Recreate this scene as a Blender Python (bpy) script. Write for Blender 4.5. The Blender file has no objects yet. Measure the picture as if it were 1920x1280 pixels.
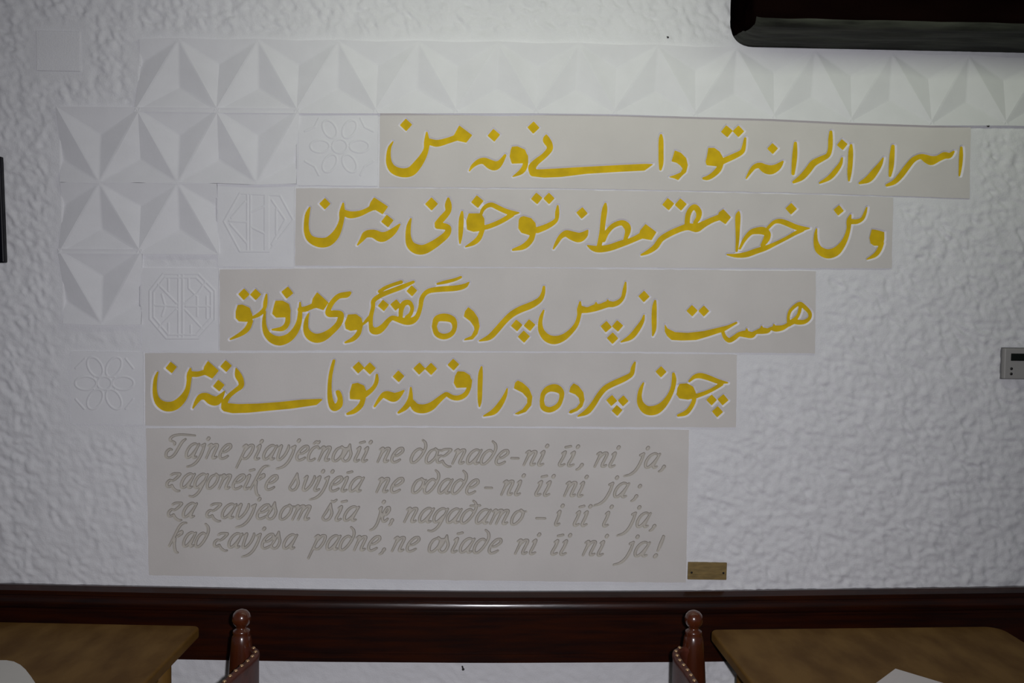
import bpy, bmesh, math, random
import numpy as np
from mathutils import Vector, Matrix, Quaternion
from mathutils.geometry import delaunay_2d_cdt
random.seed(7); rng = np.random.default_rng(11)
SC = bpy.context.scene; COL = SC.collection

# ------------------------------------------------------------------ camera
F = 1867.0; CX, CY = 960.0, 640.0; DIST = 3.0; EYE = 1.74
VPX, VPY, ROLL = 899.0, 537.0, 0.0110
Yc = Vector((VPX-CX, -(VPY-CY), -F)).normalized()          # world +Y in camera axes
Xc = Vector((1.0, -ROLL, 0.0)); Xc.z = -(Xc.x*Yc.x + Xc.y*Yc.y)/Yc.z; Xc.normalize()
Zc = Xc.cross(Yc)
RW = Matrix((Xc, Yc, Zc))                                   # camera -> world rotation (rows = world axes)
cam_d = bpy.data.cameras.new('camera'); cam_d.sensor_width = 36.0; cam_d.lens = F*36.0/1920.0
cam = bpy.data.objects.new('camera', cam_d); COL.objects.link(cam)
EYEV = Vector((0, -DIST, EYE))
cam.matrix_world = Matrix.Translation(EYEV) @ RW.to_4x4()
SC.camera = cam
_R = np.array([list(r) for r in RW])

# ------------------------------------------------------------------ light and exposure
SC.view_settings.view_transform = 'Standard'; SC.view_settings.look = 'None'
SC.view_settings.gamma = 1.0; SC.view_settings.use_curve_mapping = False
SC.view_settings.exposure = 0.0
w = bpy.data.worlds.new('world'); SC.world = w; w.use_nodes = True
w.node_tree.nodes['Background'].inputs[0].default_value = (0.80, 0.90, 1.0, 1)
w.node_tree.nodes['Background'].inputs[1].default_value = 0.065
def lamp(name, kind, loc, power, color, **kw):
    d = bpy.data.lights.new(name, kind); d.energy = power; d.color = color
    for k, v in kw.items(): setattr(d, k, v)
    o = bpy.data.objects.new(name, d); COL.objects.link(o); o.location = loc
    return o
flash = lamp('camera_flash', 'SPOT', (0.075, -DIST+0.02, EYE+0.02), 173.0, (0.95, 0.938, 1.0), shadow_soft_size=0.018, spot_size=math.radians(99), spot_blend=1.0)
flash.rotation_euler = (math.radians(90-7.0), 0, math.radians(1.5))
over = lamp('ceiling_lamp', 'AREA', (0.70, -0.56, 2.53), 2.65, (0.90, 1.0, 0.74), shape='RECTANGLE', size=2.5, size_y=0.10)
over.rotation_euler = (math.radians(58), 0, 0)

# ------------------------------------------------------------------ geometry of the view: where a photo point lies on a real plane
def ray(px, py):
    c = np.stack([(np.asarray(px, float)-CX)/F, -(np.asarray(py, float)-CY)/F, -np.ones_like(np.asarray(px, float))], -1)
    return c @ _R.T
def W(px, py, y=0.0):
    """point of the vertical plane at depth y"""
    d = ray(px, py); t = (y+DIST)/d[..., 1]
    return np.array([0, -DIST, EYE]) + d*t[..., None]
def T(px, py, z=0.75):
    d = ray(px, py); t = (z-EYE)/d[..., 2]
    return np.array([0, -DIST, EYE]) + d*t[..., None]
PX = DIST/F

# ------------------------------------------------------------------ materials
def mat(name, col, rough=0.6, var=0.0, scale=20, bump=0.0, bscale=60, coat=0.0, metal=0.0, stretch=(1,1,1), col2=None, spec=0.5, detail=6):
    m = bpy.data.materials.new(name); m.use_nodes = True; nt = m.node_tree
    b = nt.nodes['Principled BSDF']; b.inputs['Roughness'].default_value = rough
    b.inputs['Metallic'].default_value = metal; b.inputs['Coat Weight'].default_value = coat
    b.inputs['Coat Roughness'].default_value = 0.12
    b.inputs['Specular IOR Level'].default_value = spec
    tc = nt.nodes.new('ShaderNodeTexCoord'); mp = nt.nodes.new('ShaderNodeMapping')
    nt.links.new(tc.outputs['Object'], mp.inputs['Vector']); mp.inputs['Scale'].default_value = stretch
    n = nt.nodes.new('ShaderNodeTexNoise'); n.inputs['Scale'].default_value = scale; n.inputs['Detail'].default_value = detail
    nt.links.new(mp.outputs[0], n.inputs['Vector'])
    r = nt.nodes.new('ShaderNodeValToRGB')
    c2 = col2 or tuple(min(1, c*(1+var)) for c in col)
    c1 = col if col2 else tuple(c*(1-var) for c in col)
    r.color_ramp.elements[0].position = 0.35; r.color_ramp.elements[1].position = 0.65
    r.color_ramp.elements[0].color = (*c1, 1); r.color_ramp.elements[1].color = (*c2, 1)
    nt.links.new(n.outputs[0], r.inputs[0]); nt.links.new(r.outputs[0], b.inputs['Base Color'])
    if bump:
        n2 = nt.nodes.new('ShaderNodeTexNoise'); n2.inputs['Scale'].default_value = bscale; n2.inputs['Detail'].default_value = 4
        nt.links.new(mp.outputs[0], n2.inputs['Vector'])
        bp = nt.nodes.new('ShaderNodeBump'); bp.inputs['Strength'].default_value = 1.0; bp.inputs['Distance'].default_value = bump
        nt.links.new(n2.outputs[0], bp.inputs['Height']); nt.links.new(bp.outputs[0], b.inputs['Normal'])
    return m
M_STUCCO = mat('white_stucco', (.70,.70,.715), .9, .02, 9, .0010, 240, spec=.2)
M_GYPS   = mat('white_gypsum', (.70,.70,.715), .85, .02, 14, .0003, 120, spec=.2)
M_SLAB   = mat('beige_plaster', (.593,.566,.538), .85, .035, 5, .0003, 150, spec=.2)
M_CUT    = mat('cut_plaster', (.75,.74,.80), .9, .02, 30, spec=.1)
M_GROOVE_SHADE   = mat('groove_shade_plaster', (.50,.47,.42), .9, .04, 30, spec=.1)  # same plaster as the slab, darkened so grooves carry painted shade
M_GOLD   = mat('gold_paint', (.60,.405,.0015), .8, .10, 26, .0003, 180, spec=.3)
M_MAHOG  = mat('dark_mahogany', (.012,.004,.003), .26, 0, 5, .0002, 30, coat=.5, stretch=(1,12,12), col2=(.028,.006,.002), spec=.2)
M_BEAM   = mat('blackened_beam', (.0012,.0005,.0005), .8, 0, 9, .0025, 26, stretch=(.3,1,1), col2=(.004,.0016,.0014), spec=.0)
M_HEWN_SHEEN   = mat('hewn_underside_sheen', (.006,.006,.005), .8, 0, 22, .005, 30, stretch=(.2,1,1), col2=(.040,.042,.034), spec=.2)  # beam wood painted lighter for the wall's grazing reflection, with hewn streaks
M_TABLE  = mat('honey_oak', (.105,.050,.009), .55, 0, 5, .0003, 40, stretch=(3,1.2,1), col2=(.165,.088,.022), spec=.08)
M_CHAIR  = mat('red_brown_wood', (.060,.013,.004), .25, .3, 20, 0, coat=.5, stretch=(1,1,.2))
M_LEATH  = mat('oxblood_leather', (.075,.018,.010), .45, .25, 30, .0005, 160, spec=.25)
M_BRASS  = mat('brass', (.55,.36,.20), .35, .1, 30, metal=.8)
M_PLAQ   = mat('brown_brass', (.20,.135,.045), .5, .18, 30, .0003, 60, stretch=(1,1,4), metal=.15)
M_DARK   = mat('dark_dot', (.010,.008,.008), .5)
M_GREYP  = mat('grey_plastic', (.30,.29,.28), .5, .03)
M_GREYD  = mat('dark_grey_plastic', (.14,.14,.14), .5, .03)
M_LCD    = mat('lcd_black', (.004,.005,.003), .15)
M_FRAME  = mat('black_frame', (.003,.003,.006), .4, spec=.15)
M_PAPER  = mat('white_paper', (.60,.56,.55), .8, .02, 8)
M_PAPER2 = mat('cream_paper', (.62,.60,.56), .8, .03, 8)
M_FLOOR  = mat('brown_floor', (.12,.07,.045), .5, .2, 3)
M_CEIL   = mat('white_ceiling', (.65,.65,.62), .9, .02, 5, .001, 60)
M_PRINT  = mat('dark_print', (.02,.03,.05), .3, .5, 12)

# ------------------------------------------------------------------ object helpers
def link(name, me, parent=None, loc=(0,0,0)):
    o = bpy.data.objects.new(name, me); COL.objects.link(o); o.location = loc
    if parent is not None: o.parent = parent
    return o
def tag(o, label=None, cat=None, group=None, kind=None):
    if label: o['label'] = label
    if cat: o['category'] = cat
    if group: o['group'] = group
    if kind: o['kind'] = kind
    return o
def thing(name, label, cat, loc, group=None):
    o = bpy.data.objects.new(name, None); o.empty_display_size = .05
    COL.objects.link(o); o.location = loc
    return tag(o, label, cat, group)
def mesh(name, verts, faces, mats, idx=None, smooth=False):
    me = bpy.data.meshes.new(name)
    me.from_pydata([tuple(map(float, v)) for v in verts], [], [tuple(int(i) for i in f) for f in faces])
    for m in (mats if isinstance(mats, (list, tuple)) else [mats]): me.materials.append(m)
    if idx is not None: me.polygons.foreach_set('material_index', np.asarray(idx, np.int32))
    if smooth: me.polygons.foreach_set('use_smooth', np.ones(len(me.polygons), bool))
    me.update(); return me
def world_obj(name, verts, faces, mats, parent=None, **kw):
    """verts in world space; the object sits at its own centre (or at its parent's origin)"""
    v = np.asarray(verts, float)
    o0 = np.array(parent.location) if parent is not None else np.array([v[:,0].mean(), v[:,1].max(), v[:,2].min()])
    me = mesh(name, v-o0, faces, mats, **kw)
    return link(name, me, parent, (0,0,0) if parent is not None else tuple(o0))
def box(name, lo, hi, m, parent=None, bevel=0.0, seg=2, rot=None):
    bm = bmesh.new(); bmesh.ops.create_cube(bm, size=1)
    lo, hi = Vector(lo), Vector(hi); c = (lo+hi)/2; s = hi-lo
    for v in bm.verts: v.co = Vector((v.co.x*s.x, v.co.y*s.y, v.co.z*s.z))
    if bevel: bmesh.ops.bevel(bm, geom=bm.edges[:], offset=bevel, segments=seg, affect='EDGES', profile=.5)
    me = bpy.data.meshes.new(name); bm.to_mesh(me); bm.free(); me.materials.append(m)
    o = link(name, me, parent, c)
    if rot: o.rotation_euler = rot
    return o
def lathe(name, prof, m, parent=None, loc=(0,0,0), n=20):
    vs, fs = [], []
    for r, z in prof:
        for k in range(n):
            a = 2*math.pi*k/n; vs.append((r*math.cos(a), r*math.sin(a), z))
    for i in range(len(prof)-1):
        for k in range(n):
            fs.append((i*n+k, i*n+(k+1)%n, (i+1)*n+(k+1)%n, (i+1)*n+k))
    fs.append(tuple(range(n))[::-1]); fs.append(tuple(range((len(prof)-1)*n, len(prof)*n)))
    me = mesh(name, vs, fs, m, smooth=True)
    return link(name, me, parent, loc)

# ------------------------------------------------------------------ smooth distance fields of pen strokes, cut into slabs
def catmull(P, n=6):
    P = np.asarray(P, float)
    if len(P) < 3: return P
    Q = np.vstack([2*P[0]-P[1], P, 2*P[-1]-P[-2]]); out = []
    for i in range(1, len(Q)-2):
        p0, p1, p2, p3 = Q[i-1], Q[i], Q[i+1], Q[i+2]
        for t in np.arange(n)/n:
            out.append(.5*((2*p1)+(-p0+p2)*t+(2*p0-5*p1+4*p2-p3)*t*t+(-p0+3*p1-3*p2+p3)*t**3))
    out.append(Q[-2]); return np.array(out)
class Field:
    def __init__(s, x0, y0, x1, y1, step=1.0, far=12.0):
        s.x0, s.y0, s.st = x0, y0, step
        s.nx = int(math.ceil((x1-x0)/step))+1; s.ny = int(math.ceil((y1-y0)/step))+1
        s.f = np.full((s.ny, s.nx), far)
    def win(s, xa, ya, xb, yb):
        i0 = max(0, int((xa-s.x0)/s.st)); i1 = min(s.nx, int((xb-s.x0)/s.st)+2)
        j0 = max(0, int((ya-s.y0)/s.st)); j1 = min(s.ny, int((yb-s.y0)/s.st)+2)
        if i1 <= i0 or j1 <= j0: return None
        X, Y = np.meshgrid(s.x0+np.arange(i0, i1)*s.st, s.y0+np.arange(j0, j1)*s.st)
        return (slice(j0, j1), slice(i0, i1)), X, Y
    def stroke(s, pts, smooth=True):
        P = catmull(pts) if smooth else np.asarray(pts, float)
        for a, b in zip(P[:-1], P[1:]):
            r = max(a[2], b[2])/2+10
            g = s.win(min(a[0],b[0])-r, min(a[1],b[1])-r, max(a[0],b[0])+r, max(a[1],b[1])+r)
            if g is None: continue
            sl, X, Y = g; d = b[:2]-a[:2]; L = max(1e-9, d@d)
            t = np.clip(((X-a[0])*d[0]+(Y-a[1])*d[1])/L, 0, 1)
            D = np.hypot(X-a[0]-t*d[0], Y-a[1]-t*d[1])-np.maximum(.3, (a[2]+(b[2]-a[2])*t)/2)
            s.f[sl] = np.minimum(s.f[sl], D)
    def poly(s, P, rnd=0.8):
        P = np.asarray(P, float)
        g = s.win(P[:,0].min()-10, P[:,1].min()-10, P[:,0].max()+10, P[:,1].max()+10)
        if g is None: return
        sl, X, Y = g; D = np.full(X.shape, 1e9); ins = np.zeros(X.shape, bool)
        for a, b in zip(P, np.roll(P, -1, 0)):
            d = b-a; L = max(1e-9, d@d); t = np.clip(((X-a[0])*d[0]+(Y-a[1])*d[1])/L, 0, 1)
            D = np.minimum(D, np.hypot(X-a[0]-t*d[0], Y-a[1]-t*d[1]))
            c = (a[1] > Y) != (b[1] > Y)
            ins ^= c & (X < (b[0]-a[0])*(Y-a[1])/(b[1]-a[1]+1e-12)+a[0])
        D = np.where(ins, -D, D)
        s.f[sl] = np.minimum(s.f[sl], D)
    def at(s, x, y):
        u = np.clip((np.asarray(x)-s.x0)/s.st, 0, s.nx-1.001); v = np.clip((np.asarray(y)-s.y0)/s.st, 0, s.ny-1.001)
        i = u.astype(int); j = v.astype(int); u = u-i; v = v-j; f = s.f
        return (f[j,i]*(1-u)+f[j,i+1]*u)*(1-v)+(f[j+1,i]*(1-u)+f[j+1,i+1]*u)*v
    def contours(s, iso):
        """closed/open polylines at a level: marching squares"""
        f = s.f-iso; f = np.where(np.abs(f) < 1e-4, 1e-4, f)
        pid = {}; pts = []; nxt = {}
        def pt(j, i, hor):
            k = (j, i, hor)
            if k not in pid:
                a = f[j,i]; b = f[j,i+1] if hor else f[j+1,i]; t = a/(a-b); t = min(.97, max(.03, t))
                pts.append((s.x0+(i+(t if hor else 0))*s.st, s.y0+(j+(0 if hor else t))*s.st)); pid[k] = len(pts)-1
            return pid[k]
        S = f < 0
        code = S[:-1,:-1]*1+S[:-1,1:]*2+S[1:,1:]*4+S[1:,:-1]*8
        segs = []
        for j, i in zip(*np.nonzero((code > 0) & (code < 15))):
            c = int(code[j,i]); e = []
            top = lambda: pt(j,i,True); bot = lambda: pt(j+1,i,True); lef = lambda: pt(j,i,False); rig = lambda: pt(j,i+1,False)
            if c in (1,14): e = [(top, lef)]
            elif c in (2,13): e = [(top, rig)]
            elif c in (3,12): e = [(lef, rig)]
            elif c in (4,11): e = [(rig, bot)]
            elif c in (6,9): e = [(top, bot)]
            elif c in (7,8): e = [(lef, bot)]
            elif c == 5: e = [(top, lef), (rig, bot)]
            elif c == 10: e = [(top, rig), (lef, bot)]
            for a, b in e: segs.append((a(), b()))
        adj = {}
        for a, b in segs: adj.setdefault(a, []).append(b); adj.setdefault(b, []).append(a)
        seen = set(); out = []
        for st in list(adj):
            if st in seen: continue
            loop = [st]; seen.add(st); cur = st
            while True:
                n = [q for q in adj[cur] if q not in seen]
                if not n: break
                cur = n[0]; seen.add(cur); loop.append(cur)
            if len(loop) >= 5: out.append(np.array([pts[q] for q in loop]))
        return out
def simplify(P, tol=0.12):
    """drop points of a closed loop that lie on the line of their neighbours"""
    keep = [0]; i = 0; n = len(P)
    while i < n-1:
        j = min(i+2, n-1); best = i+1
        while j < n and 2 <= j-i <= 9:
            a, b = P[i], P[j]; d = b-a; L = math.hypot(*d)+1e-9
            if np.max(np.abs((P[i+1:j,0]-a[0])*d[1]-(P[i+1:j,1]-a[1])*d[0])/L) > tol: break
            best = j; j += 1
        i = best; keep.append(i)
    return P[keep]
def carve(outline, fld, iso_out, iso_in, tol=0.12):
    """triangulate outline with both level lines; returns 2-D verts, tris and zone per tri (0 face, 1 slope, 2 floor)"""
    co = []; ed = []
    def loop(P):
        n0 = len(co)
        for p in P: co.append(Vector((float(p[0]), float(p[1]))))
        k = len(P)
        for q in range(k): ed.append((n0+q, n0+(q+1) % k))
    loop(outline)
    for iso in (iso_out, iso_in):
        for c in fld.contours(iso):
            c = simplify(c, tol)
            if len(c) >= 3: loop(c)
    V, E, Fc, *_ = delaunay_2d_cdt(co, ed, [list(range(len(outline)))], 1, 1e-5)
    V = np.array([[v.x, v.y] for v in V]); Fc = [tuple(f) for f in Fc if len(f) == 3]
    Fa = np.array(Fc); c = V[Fa].mean(1); f = fld.at(c[:,0], c[:,1])
    # judge a triangle by several inner points
    for wts in ((.6,.2,.2),(.2,.6,.2),(.2,.2,.6)):
        q = (V[Fa]*np.array(wts)[None,:,None]).sum(1); f = f + fld.at(q[:,0], q[:,1])
    f /= 4
    zone = np.where(f < iso_in, 2, np.where(f < iso_out, 1, 0))
    a = V[Fa[:,0]]; b = V[Fa[:,1]]; cc = V[Fa[:,2]]
    ar = (b[:,0]-a[:,0])*(cc[:,1]-a[:,1])-(b[:,1]-a[:,1])*(cc[:,0]-a[:,0])
    Fa[ar > 0] = Fa[ar > 0][:, ::-1]                       # photo y runs down: face the room
    Fa = Fa[:, ::-1]
    return V, Fa, zone
def slab(name, label, cat, outline, fld, yface, depth, iso_out, iso_in, mats, part=None, part_mat=None, owner=None, group=None, thick=.03, base='slab'):
    """a plaque with carved or raised strokes; its letters (or words) are parts of their own"""
    V, Fa, zone = carve(outline, fld, iso_out, iso_in)
    fv = fld.at(V[:,0], V[:,1])
    mid = (iso_out+iso_in)/2
    zn = np.where(fv < mid, 1.0, 0.0)
    P = W(V[:,0], V[:,1], yface); P[:,1] += zn*depth
    cen = P.mean(0); root = thing(name, label, cat, (cen[0], yface, P[:,2].min()), group)
    low = zone == 2
    bodyF = Fa[~low] if part else Fa
    idx = (zone[~low] > 0).astype(int) if part else (zone > 0).astype(int)
    used = np.unique(bodyF); remap = -np.ones(len(V), int); remap[used] = np.arange(len(used))
    vb = P[used]; fb = [tuple(f) for f in remap[bodyF]]; mi = list(idx)
    O = W(np.array([p[0] for p in outline]), np.array([p[1] for p in outline]), yface)
    n = len(vb); k = len(O); B = O.copy(); B[:,1] += thick
    vb = np.vstack([vb, O, B]); 
    for q in range(k): fb.append((n+q, n+(q+1) % k, n+k+(q+1) % k, n+k+q)); mi.append(0)
    world_obj(base, vb, fb, mats, root, idx=mi)
    if part:
        LF = Fa[low]
        if owner is None:                                   # every connected piece of ink is one letter
            par = list(range(len(V)))
            def find(a):
                while par[a] != a: par[a] = par[par[a]]; a = par[a]
                return a
            for f in LF:
                a = find(f[0])
                for q in f[1:]: par[find(q)] = a
            own = np.array([find(f[0]) for f in LF])
        else:
            c = V[LF].mean(1); own = owner(c[:,0], c[:,1])
        for g in np.unique(own):
            ff = LF[own == g]
            u = np.unique(ff); rm = -np.ones(len(V), int); rm[u] = np.arange(len(u))
            world_obj(part, P[u], rm[ff], part_mat, root)
    return root

# ------------------------------------------------------------------ the outlines of everything set into the wall
def edge_quad(top, right, bottom, left=None, jit=.5, step=14):
    """closed outline from a top polyline (left to right) and a bottom polyline (left to right)"""
    def samp(pl):
        pl = np.array(pl, float); L = abs(pl[-1,0]-pl[0,0]); n = max(2, int(L/step))
        xs = np.linspace(pl[0,0], pl[-1,0], n); return np.stack([xs, np.interp(xs, pl[:,0], pl[:,1])], 1)
    t = samp(top); b = samp(bottom)[::-1]
    def side(a, c):
        n = max(2, int(abs(c[1]-a[1])/step)); u = np.linspace(0, 1, n+1)[1:-1]
        return np.array([a+(c-a)*q for q in u])
    out = np.vstack([t, side(t[-1], b[0]), b, side(b[-1], t[0])])
    return out+rng.normal(0, jit*.6, out.shape)
OUT = {
 'p1': edge_quad([(713,212),(800,214),(935,218),(1060,215),(1300,219),(1450,223),(1600,230),(1820,238)], None, [(711,350),(1000,352),(1300,357),(1560,363),(1818,372)]),
 'p2': edge_quad([(555,353),(711,353),(1000,355),(1300,360),(1560,366),(1675,370)], None, [(553,498),(920,500),(1300,502),(1672,503)]),
 'p3': edge_quad([(412,505),(700,502),(1000,503),(1530,508)], None, [(412,657),(800,657),(1160,659),(1528,662)]),
 'p4': edge_quad([(272,662),(800,661),(1160,662),(1382,665)], None, [(273,798),(700,798),(1000,799),(1380,801)]),
 'p5': edge_quad([(274,803),(800,802),(1000,803),(1292,806)], None, [(279,1078),(600,1084),(900,1088),(1286,1092)]),
 'r1': edge_quad([(560,211),(709,212)], None, [(559,347.5),(708,349)]),
 'r2': edge_quad([(408.5,346),(552,350)], None, [(408,499),(551,500.5)]),
 'r3': edge_quad([(265,501.5),(410,503)], None, [(266,657.5),(410,658.5)]),
 'r4': edge_quad([(133,658),(268,660)], None, [(134,793),(269,796)]),
}

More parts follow.
